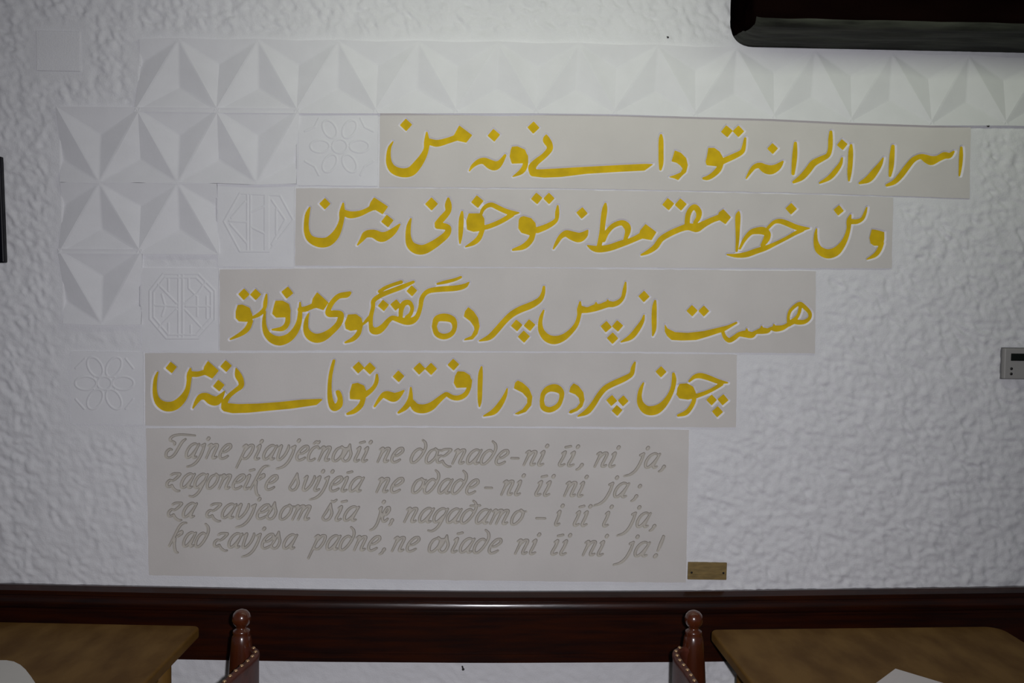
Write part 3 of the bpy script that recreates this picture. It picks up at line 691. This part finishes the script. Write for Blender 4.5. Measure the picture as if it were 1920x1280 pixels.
N = 1.0*vnoise(wx+wy*.4, wy-wx*.3, 14, 8.5, 3)+.9*vnoise(wx-wy*.5, wy+wx*.2, 8.5, 14, 4)+.6*vnoise(GX, GY, 6.5, 6.5, 5)+.5*vnoise(GX, GY, 60, 45, 6)
amp = np.clip((SD-3)/26, 0, 1)*.0039
amp *= .55+.45*np.clip(np.hypot((GX-1000)/900, (GY-640)/500), 0, 1)
low = (GY > 1070) & (GX > 260) & (GX < 1290); amp = np.where(low, amp*.35, amp)
near = (GX > 60) & (GX < 290) & (GY > 600); amp = np.where(near, amp*.6, amp)
Yw = -.0008-amp*N*1.5
Yw = np.where(SD < -3.5, .022, Yw)
Pw = W(GX, GY, 0.0); Pw[..., 1] = Yw
ny, nx = GX.shape
I = np.arange(ny*nx).reshape(ny, nx)
faces = np.stack([I[:-1,:-1], I[1:,:-1], I[1:,1:], I[:-1,1:]], -1).reshape(-1, 4)
vv = Pw.reshape(-1, 3)
X0, X1, Z0, Z1 = -3.2, 3.2, 0.0, 2.74
ring = [(X0, .002, Z1), (X1, .002, Z1), (X1, .002, Z0), (X0, .002, Z0)]
cor = [I[0,0], I[0,-1], I[-1,-1], I[-1,0]]
Ztop = Pw[0,:,2].min()
nv = len(vv); me = bpy.data.meshes.new('wall_back')
allv = np.vstack([vv, np.array(ring)])
rf = [(cor[q], cor[(q+1) % 4], nv+(q+1) % 4, nv+q) for q in range(4)]
nf = len(faces)
me.vertices.add(len(allv)); me.vertices.foreach_set('co', allv.ravel())
loops = np.concatenate([faces.ravel(), np.array(rf).ravel()]); me.loops.add(len(loops)); me.loops.foreach_set('vertex_index', loops.astype(np.int32))
me.polygons.add(nf+4); me.polygons.foreach_set('loop_start', np.arange(0, (nf+4)*4, 4, dtype=np.int32))
me.polygons.foreach_set('use_smooth', np.concatenate([np.ones(nf, bool), np.zeros(4, bool)]))
me.update(); me.validate(); me.materials.append(M_STUCCO)
tag(link('wall_back', me), kind='structure')
tag(box('floor', (-3.2, -4.2, -.06), (3.2, .06, 0), M_FLOOR), kind='structure')
tag(box('ceiling', (-3.2, -4.2, 2.74), (3.2, .06, 2.80), M_CEIL), kind='structure')

# ------------------------------------------------------------------ dark rail along the wall
rail_x = np.array([-60,0,300,600,920,1300,1600,1920,1980.]); rail_y = np.array([1091,1092,1098,1104,1107,1106,1102,1098,1097.])
prof = [(-.01,0),(.014,0),(.034,.011),(.034,.0145),(.024,.017),(.024,.027),(.028,.0275),(.0305,.031),(.0325,.036),(.0340,.042),(.0348,.048),(.0345,.054),(.0325,.060),(.029,.065),(.024,.068),(.024,.076),(.018,.079),
        (.018,.190),(.0225,.191),(.0225,.205),(.017,.207),(.017,.219),(-.01,.221)]
sx = np.linspace(-60, 1980, 60); sy = np.interp(sx, rail_x, rail_y)
for _ in range(3): sy[1:-1] = (sy[:-2]+sy[1:-1]*2+sy[2:])/4
Q = W(sx, sy, 0.0); ext = [np.array([-3.2, 0, Q[0,2]])]+list(Q)+[np.array([3.2, 0, Q[-1,2]])]
vs, fs = [], []
for q in ext:
    for p, h in prof: vs.append((q[0], -p, q[2]-h))
n = len(prof)
for i in range(len(ext)-1):
    for k in range(n-1): fs.append((i*n+k, i*n+k+1, (i+1)*n+k+1, (i+1)*n+k))
o = world_obj('trim_1', vs, fs, M_MAHOG, smooth=True); o.data.set_sharp_from_angle(angle=math.radians(28)); tag(o, kind='structure')

# ------------------------------------------------------------------ hewn beam
zb = float(W(1650, 92, -.01)[2]); xb0 = float(W(1371, 20, -.01)[0])
bm = bmesh.new(); L = 3.15-xb0; nxs, nr = 90, 40
rngb = np.random.default_rng(5)
H_, D_ = 2.735-zb, .262
def section(s):
    pts = []
    r = .035
    for cxs, czs, a0 in ((-.0+.02, zb+r, -math.pi/2), (.02, zb+H_-r, 0), (-D_+r, zb+H_-r, math.pi/2), (-D_+r, zb+r, math.pi)):
        for k in range(7):
            a = a0+k*math.pi/12
            rr = r if cxs < 0 else .004
            pts.append((cxs+rr*math.cos(a), (czs+rr*math.sin(a)) if cxs < 0 else (czs+(rr-r if czs < zb+.1 else r-rr)+rr*math.sin(a))))
    return pts
from mathutils import noise as mn
sec = section(0)
# densify each side so that the adze marks show
dens = []
for a, b in zip(sec, sec[1:]+sec[:1]):
    L2 = math.hypot(a[0]-b[0], a[1]-b[1]); m = max(1, int(L2/.014))
    for t in range(m): dens.append((a[0]+(b[0]-a[0])*t/m, a[1]+(b[1]-a[1])*t/m))
cy_, cz_ = -.13, zb+H_/2; rings = []
xs = [xb0+v for v in (0, .001, .003, .006, .010, .016, .023, .032, .043, .056)]+list(np.linspace(xb0+.07, 3.15, 110))
for x in xs:
    e = x-xb0; sh = 1.0 if e > .03 else 1-(1-math.sqrt(max(0, 1-(1-e/.03)**2)))*.10
    rg = []
    for y, z in dens:
        p = Vector((x, cy_+(y-cy_)*sh if y < -.02 else y, cz_+(z-cz_)*(1-(1-sh)*1.2)))
        if e < .07: p.z += max(0, 1+y/.2)*.055*(1-math.sqrt(max(0, 1-(1-e/.07)**2)))*max(0, min(1, (cz_-z)/(H_/2)))
        d = mn.noise(Vector((x*5, y*22, z*22)))*.006+mn.noise(Vector((x*16, y*60, z*60)))*.003
        if y < -.02:
            dirv = Vector((0, p.y-cy_, p.z-cz_)).normalized(); p += dirv*d
        if p.y > .0: p.y = .0
        if p.z > 2.735: p.z = 2.735
        rg.append(bm.verts.new(p))
    rings.append(rg)
for a, b in zip(rings[:-1], rings[1:]):
    for k in range(len(a)):
        f_ = bm.faces.new((a[k], a[(k+1) % len(a)], b[(k+1) % len(a)], b[k]))
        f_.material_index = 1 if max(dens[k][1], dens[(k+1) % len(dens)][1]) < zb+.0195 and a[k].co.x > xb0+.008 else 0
bm.faces.new(rings[0][::-1]); bm.faces.new(rings[-1])
bmesh.ops.recalc_face_normals(bm, faces=bm.faces[:])
for f in bm.faces: f.smooth = True
for v in bm.verts: v.co -= Vector((xb0, 0, zb))
me = bpy.data.meshes.new('ceiling_beam'); bm.to_mesh(me); bm.free(); me.materials.append(M_BEAM); me.materials.append(M_HEWN_SHEEN)
tag(link('ceiling_beam', me, None, (xb0, 0, zb)), 'thick black hewn wooden beam at the ceiling above the right end of the tile frieze', 'beam')

# ------------------------------------------------------------------ small things fixed to the wall
def wall_rect(x0, y0, x1, y1, y): a = W(x0, y0, y); b = W(x1, y1, y); return a, b
a, b = wall_rect(67, 57, 151, 134, -.004)
tag(box('cover_plate', (a[0], -.005, b[2]), (b[0], .006, a[2]), M_STUCCO, bevel=.002), 'square flat cover plate painted white like the wall, upper left of the tiles', 'plate')
a, b = wall_rect(1290, 1054, 1362, 1086.5, -.006)
pl = thing('name_plaque', 'small brown metal plaque at the lower right corner of the carved verse panel', 'plaque', ((a[0]+b[0])/2, 0, b[2]))
pl.rotation_euler = (0, math.radians(.6), 0)
cz = (a[2]-b[2]); cw = b[0]-a[0]
box('plate', (-cw/2, -.007, 0), (cw/2, .004, cz), M_PLAQ, pl, bevel=.0012)
box('raised_rim', (-cw/2+.008, -.0082, cz*.30), (cw/2-.008, -.0068, cz*.66), M_PLAQ, pl, bevel=.0006)
for s in (-1, 1):
    sc = lathe('screw', [(.0001,0),(.0028,.0004),(.0034,.002)], M_DARK, pl, (s*(cw/2-.011), -.0075, cz*.42), 12); sc.rotation_euler = (math.pi/2, 0, 0)
# thermostat at the right edge
a, b = wall_rect(1884, 653, 1972, 711, -.02)
th = thing('wall_thermostat', 'grey wall thermostat box with black display, at the right edge', 'thermostat', (a[0], 0, b[2])); hh = a[2]-b[2]; ww = b[0]-a[0]
box('housing', (0, -.022, 0), (ww, .004, hh), M_GREYP, th, bevel=.003)
box('back_rim', (-.002, -.006, -.002), (ww+.002, .002, hh+.002), M_GREYD, th, bevel=.001)
box('display', (.019, -.0235, hh*.60), (ww-.02, -.0215, hh*.84), M_LCD, th, bevel=.0006)
for zz in (.34, .17):
    bt = lathe('button', [(.0001,.0022),(.0042,.002),(.0046,0)][::-1], M_DARK, th, (.022, -.0212, hh*zz), 12); bt.rotation_euler = (math.pi/2, 0, 0)
# picture at the left edge
a, b = wall_rect(-300, 291, 8.5, 496, -.022)
pf = thing('picture_frame', 'glossy black picture frame cut by the left edge', 'picture', ((a[0]+b[0])/2, 0, b[2]))
fw, fh = (b[0]-a[0]), a[2]-b[2]
pf.rotation_euler = (0, math.radians(-1.3), 0)
for lo, hi in (((-fw/2,0),(-fw/2+.03,fh)), ((fw/2-.03,0),(fw/2,fh)), ((-fw/2+.03,0),(fw/2-.03,.03)), ((-fw/2+.03,fh-.03),(fw/2-.03,fh))):
    box('frame_bar', (lo[0], -.024, lo[1]), (hi[0], .0, hi[1]), M_FRAME, pf, bevel=.004)
box('print', (-fw/2+.028, -.012, .028), (fw/2-.028, -.004, fh-.028), M_PRINT, pf)
# nails and pegs in the wall
def peg(name, px, py, r, l, label, y=0.0, tilt=.5):
    p = W(px, py, y)
    o = lathe(name, [(.0001,-.004),(r*.6,-.004),(r*.6,l*.75),(r,l*.78),(r*.9,l),(.0001,l+.0004)], M_DARK, None, tuple(p), 10)
    o.rotation_euler = (math.pi/2+tilt, 0, .3); tag(o, label, 'nail')
peg('wall_nail', 867, 1249.5, .0042, .012, 'tiny black nail in the white wall just below the dark rail', -.001)
peg('wall_nail', 1849, 233.5, .0042, .012, 'tiny dark nail under the tile frieze, right of the topmost calligraphy panel', -.001)
peg('wall_nail', 1251, 69, .0030, .007, 'tiny dark nail in the stucco just above the middle of the tile frieze', .0)

# ------------------------------------------------------------------ tables
def rounded(x0, y0, x1, y1, r, n=7):
    pts = []
    for cx, cy, a0, rr in ((x1-r[0], y1-r[0], 0, r[0]), (x0+r[1], y1-r[1], math.pi/2, r[1]), (x0+r[2], y0+r[2], math.pi, r[2]), (x1-r[3], y0+r[3], 1.5*math.pi, r[3])):
        for k in range(n): a = a0+k*math.pi/2/(n-1); pts.append((cx+rr*math.cos(a), cy+rr*math.sin(a)))
    return pts
def plate_mesh(name, pts, z0, z1, m, parent, bev=.006, matoff=None):
    bm = bmesh.new(); vs = [bm.verts.new((p[0], p[1], z1)) for p in pts]; f = bm.faces.new(vs)
    ex = bmesh.ops.extrude_face_region(bm, geom=[f]); 
    for v in [q for q in ex['geom'] if isinstance(q, bmesh.types.BMVert)]: v.co.z = z0
    bmesh.ops.recalc_face_normals(bm, faces=bm.faces[:])
    es = [e for e in bm.edges if abs(e.verts[0].co.z-e.verts[1].co.z) < 1e-6]
    if bev: bmesh.ops.bevel(bm, geom=es, offset=bev, segments=3, affect='EDGES', profile=.5)
    me = bpy.data.meshes.new(name); bm.to_mesh(me); bm.free(); me.materials.append(m)
    return link(name, me, parent)
def table(x0, x1, yb, label, radii, rot, xp):
    y0 = yb-1.2; cx, cy = (x0+x1)/2, (y0+yb)/2
    t = thing('dining_table', label, 'table', (cx, cy, 0), 'honey-coloured wooden tables at the wall')
    q_ = Matrix.Rotation(rot, 2)@Vector((cx-xp, cy-yb)); t.location = (xp+q_.x, yb+q_.y, 0); t.rotation_euler = (0, 0, rot)
    hx, hy = (x1-x0)/2, .6
    plate_mesh('table_top', rounded(-hx, -hy, hx, hy, radii), .718, .75, M_TABLE, t, bev=.007)
    for s in (-1, 1):
        box('apron', (-hx+.10, s*(hy-.09)-.011, .63), (hx-.10, s*(hy-.09)+.011, .7175), M_TABLE, t, bevel=.002)
        box('apron', (s*(hx-.09)-.011, -hy+.10, .63), (s*(hx-.09)+.011, hy-.10, .7175), M_TABLE, t, bevel=.002)
        for q in (-1, 1):
            lathe('leg', [(.018,0),(.022,.03),(.024,.25),(.030,.45),(.026,.52),(.034,.56),(.034,.7175)], M_TABLE, t, (s*(hx-.09), q*(hy-.09), 0), 16)
    return t
xl = float(T(371, 1179)[0]); yl = float(T(330, 1172)[1]); xr0 = float(T(1336, 1186)[0]); xr1 = xr0+.875; yr = float(T(1400, 1179)[1])
print('tables', xl, yl, xr0, yr)
table(xl-.875, xl, yl, 'honey-brown wooden table at the lower left, under a white place mat', (.022,.05,.05,.022), math.radians(-3.0), xl)
table(xr0, xr1, yr, 'honey-brown wooden table at the lower right, with a folded menu on it', (.05,.022,.022,.05), math.radians(2.0), xr0)
# place mat, with a rounded corner, and a folded menu
def on_table(name, pix, zt, m, label, cat):
    pts = [T(p[0], p[1], .75) for p in pix]; c = np.mean(pts, 0)
    bm = bmesh.new(); n = len(pts)
    o = plate_mesh(name, [(p[0]-c[0], p[1]-c[1]) for p in pts], .0003, zt, m, None, bev=0)
    o.location = (c[0], c[1], .75); tag(o, label, cat); return o
p0 = T(-2, 1238.5); 
on_table('place_mat', [(-210,1330),(-120,1262),(-60,1247),(-25,1241),(-5,1238.5),(12,1238.5),(26,1241),(38,1247),(48,1256),(58,1269),(66,1281),(78,1302),(84,1322),(70,1345),(-100,1400)], .0018, M_PAPER2,
         'off-white place mat with a rounded corner on the left table', 'place mat')
# the menu: two leaves and a spine
mn0 = [T(1679, 1254.5), T(1790, 1288), T(1700, 1345), T(1588, 1322)]
mc = np.mean(mn0, 0); menu = thing('folded_menu', 'folded white paper menu with its corner showing on the right table', 'menu', (mc[0], mc[1], .75))
plate_mesh('lower_leaf', [(p[0]-mc[0], p[1]-mc[1]) for p in mn0], .0004, .0022, M_PAPER, menu, bev=0)
ml = np.array(mn0)-mc; ml[0] = ml[0]*.975
plate_mesh('upper_leaf', [(p[0]*.965, p[1]*.965) for p in ml], .0024, .0040, M_PAPER, menu, bev=0)

# ------------------------------------------------------------------ leather-backed chairs with turned posts
WID = .575
def chair(px, py, s, rot, label):
    """s=+1: the back bulges to +x (chair left of the view, facing the left table)"""
    d = .36; p = W(px, py, -d); c = thing('leather_armchair', label, 'chair', (float(p[0]), -d, 0), 'leather-backed chairs at the wall tables')
    c.rotation_euler = (0, 0, rot)
    pp = [(.021,0),(.024,.02),(.024,.42),(.029,.46),(.027,.50),(.035,.58),(.036,.68),(.031,.76),(.0275,.795),(.025,.812),(.0215,.818),(.0235,.824),(.0215,.829),(.0145,.833),(.0135,.838),(.0175,.842),(.0225,.848),(.0248,.856),(.0245,.864),(.0215,.873),(.015,.880),(.006,.884),(.0001,.8845)]
    for q, y in enumerate((0, -WID)):
        lathe('back_post', [(r, z) for r, z in [(a, z if z < .5 else z-.0135) for a, z in pp]], M_CHAIR, c, (0, y, 0), 22)
    _t0 = .775
    # leather back: a thick rolled shell bowed between the posts
    path = catmull([(.012,-.012,0),(.036,-.020,0),(.058,-.050,0),(.064,-.11,0),(.060,-.18,0),(.058,-.255,0),(.060,-.33,0),(.064,-.45,0),(.058,-.52,0),(.036,-.555,0),(.012,-.563,0)], 6)[:, :2]
    tz = lambda u: _t0+.006*math.sin(math.pi*u)
    vs, fs, top = [], [], []
    hw = .0105; n = len(path)
    tan = np.gradient(path, axis=0); nor = np.stack([-tan[:,1], tan[:,0]], 1); nor /= np.linalg.norm(nor, axis=1)[:,None]
    nor *= np.sign((nor[n//2,0]) or 1)
    for i, (q, nn) in enumerate(zip(path, nor)):
        u = i/(n-1); zt = tz(u); zb_ = .50
        cs = [(-hw*.7, zb_), (-hw*.8, zb_+.1), (-hw*.8, zt-.02), (-hw, zt-.010), (-hw*.8, zt-.003), (0, zt), (hw*.8, zt-.003), (hw, zt-.010), (hw*.8, zt-.02), (hw*.8, zb_+.1), (hw*.7, zb_)]
        for a, z in cs: vs.append((s*(q[0]+nn[0]*a), q[1]+nn[1]*a, z))
        top.append((s*q[0], q[1], zt))
    m = 11
    for i in range(n-1):
        for k in range(m): fs.append((i*m+k, i*m+(k+1) % m, (i+1)*m+(k+1) % m, (i+1)*m+k))
    fs += [tuple(range(m)), tuple(range((n-1)*m, n*m))]
    bme = mesh('backrest', vs, fs, M_LEATH, smooth=True)
    bmx = bmesh.new(); bmx.from_mesh(bme); bmesh.ops.recalc_face_normals(bmx, faces=bmx.faces[:]); bmx.to_mesh(bme); bmx.free()
    back = link('backrest', bme, c)
    nail0 = lathe('nail', [(.0058,-.001),(.0052,.0014),(.0030,.0032),(.0001,.0038)], M_BRASS, back, top[3], 8)
    tp = np.array(top); seg = np.r_[0, np.cumsum(np.linalg.norm(np.diff(tp, axis=0), axis=1))]
    for k, dd in enumerate(np.arange(.035, seg[-1]-.02, .034)):
        loc = [np.interp(dd, seg, tp[:,a]) for a in range(3)]
        o = nail0 if k == 0 else nail0.copy()
        if k: COL.objects.link(o); o.parent = back
        o.location = loc
    # seat, front legs and rails
    f = -s
    box('seat', (min(.01*f, .45*f), -WID-.01, .415), (max(.01*f, .45*f), .01, .47), M_LEATH, c, bevel=.018, seg=3)
    box('seat_rail', (min(.0, .44*f), -.018, .36), (max(0, .44*f), .008, .414), M_CHAIR, c, bevel=.003)
    box('seat_rail', (min(.0, .44*f), -WID-.008, .36), (max(0, .44*f), -WID+.018, .414), M_CHAIR, c, bevel=.003)
    for y in (-.0, -WID):
        lathe('front_leg', [(.018,0),(.022,.03),(.024,.2),(.03,.3),(.026,.414)], M_CHAIR, c, (.42*f, y, 0), 14)
        st = lathe('stretcher', [(.009,0),(.014,.2),(.009,.40)], M_CHAIR, c, (.01*f, y, .17), 10); st.rotation_euler = (0, f*math.pi/2, 0)
    return c
chair(453, 1200, 1, math.radians(-8), 'red-brown leather-backed chair by the left table, ball-topped post and brass nails')
chair(1300, 1205, -1, math.radians(1), 'red-brown leather-backed chair by the right table, ball-topped post and brass nails')
bpy.context.view_layer.update()
print('tris', sum(len(o.data.polygons) for o in SC.objects if o.type == 'MESH'), 'objects', len(SC.objects))
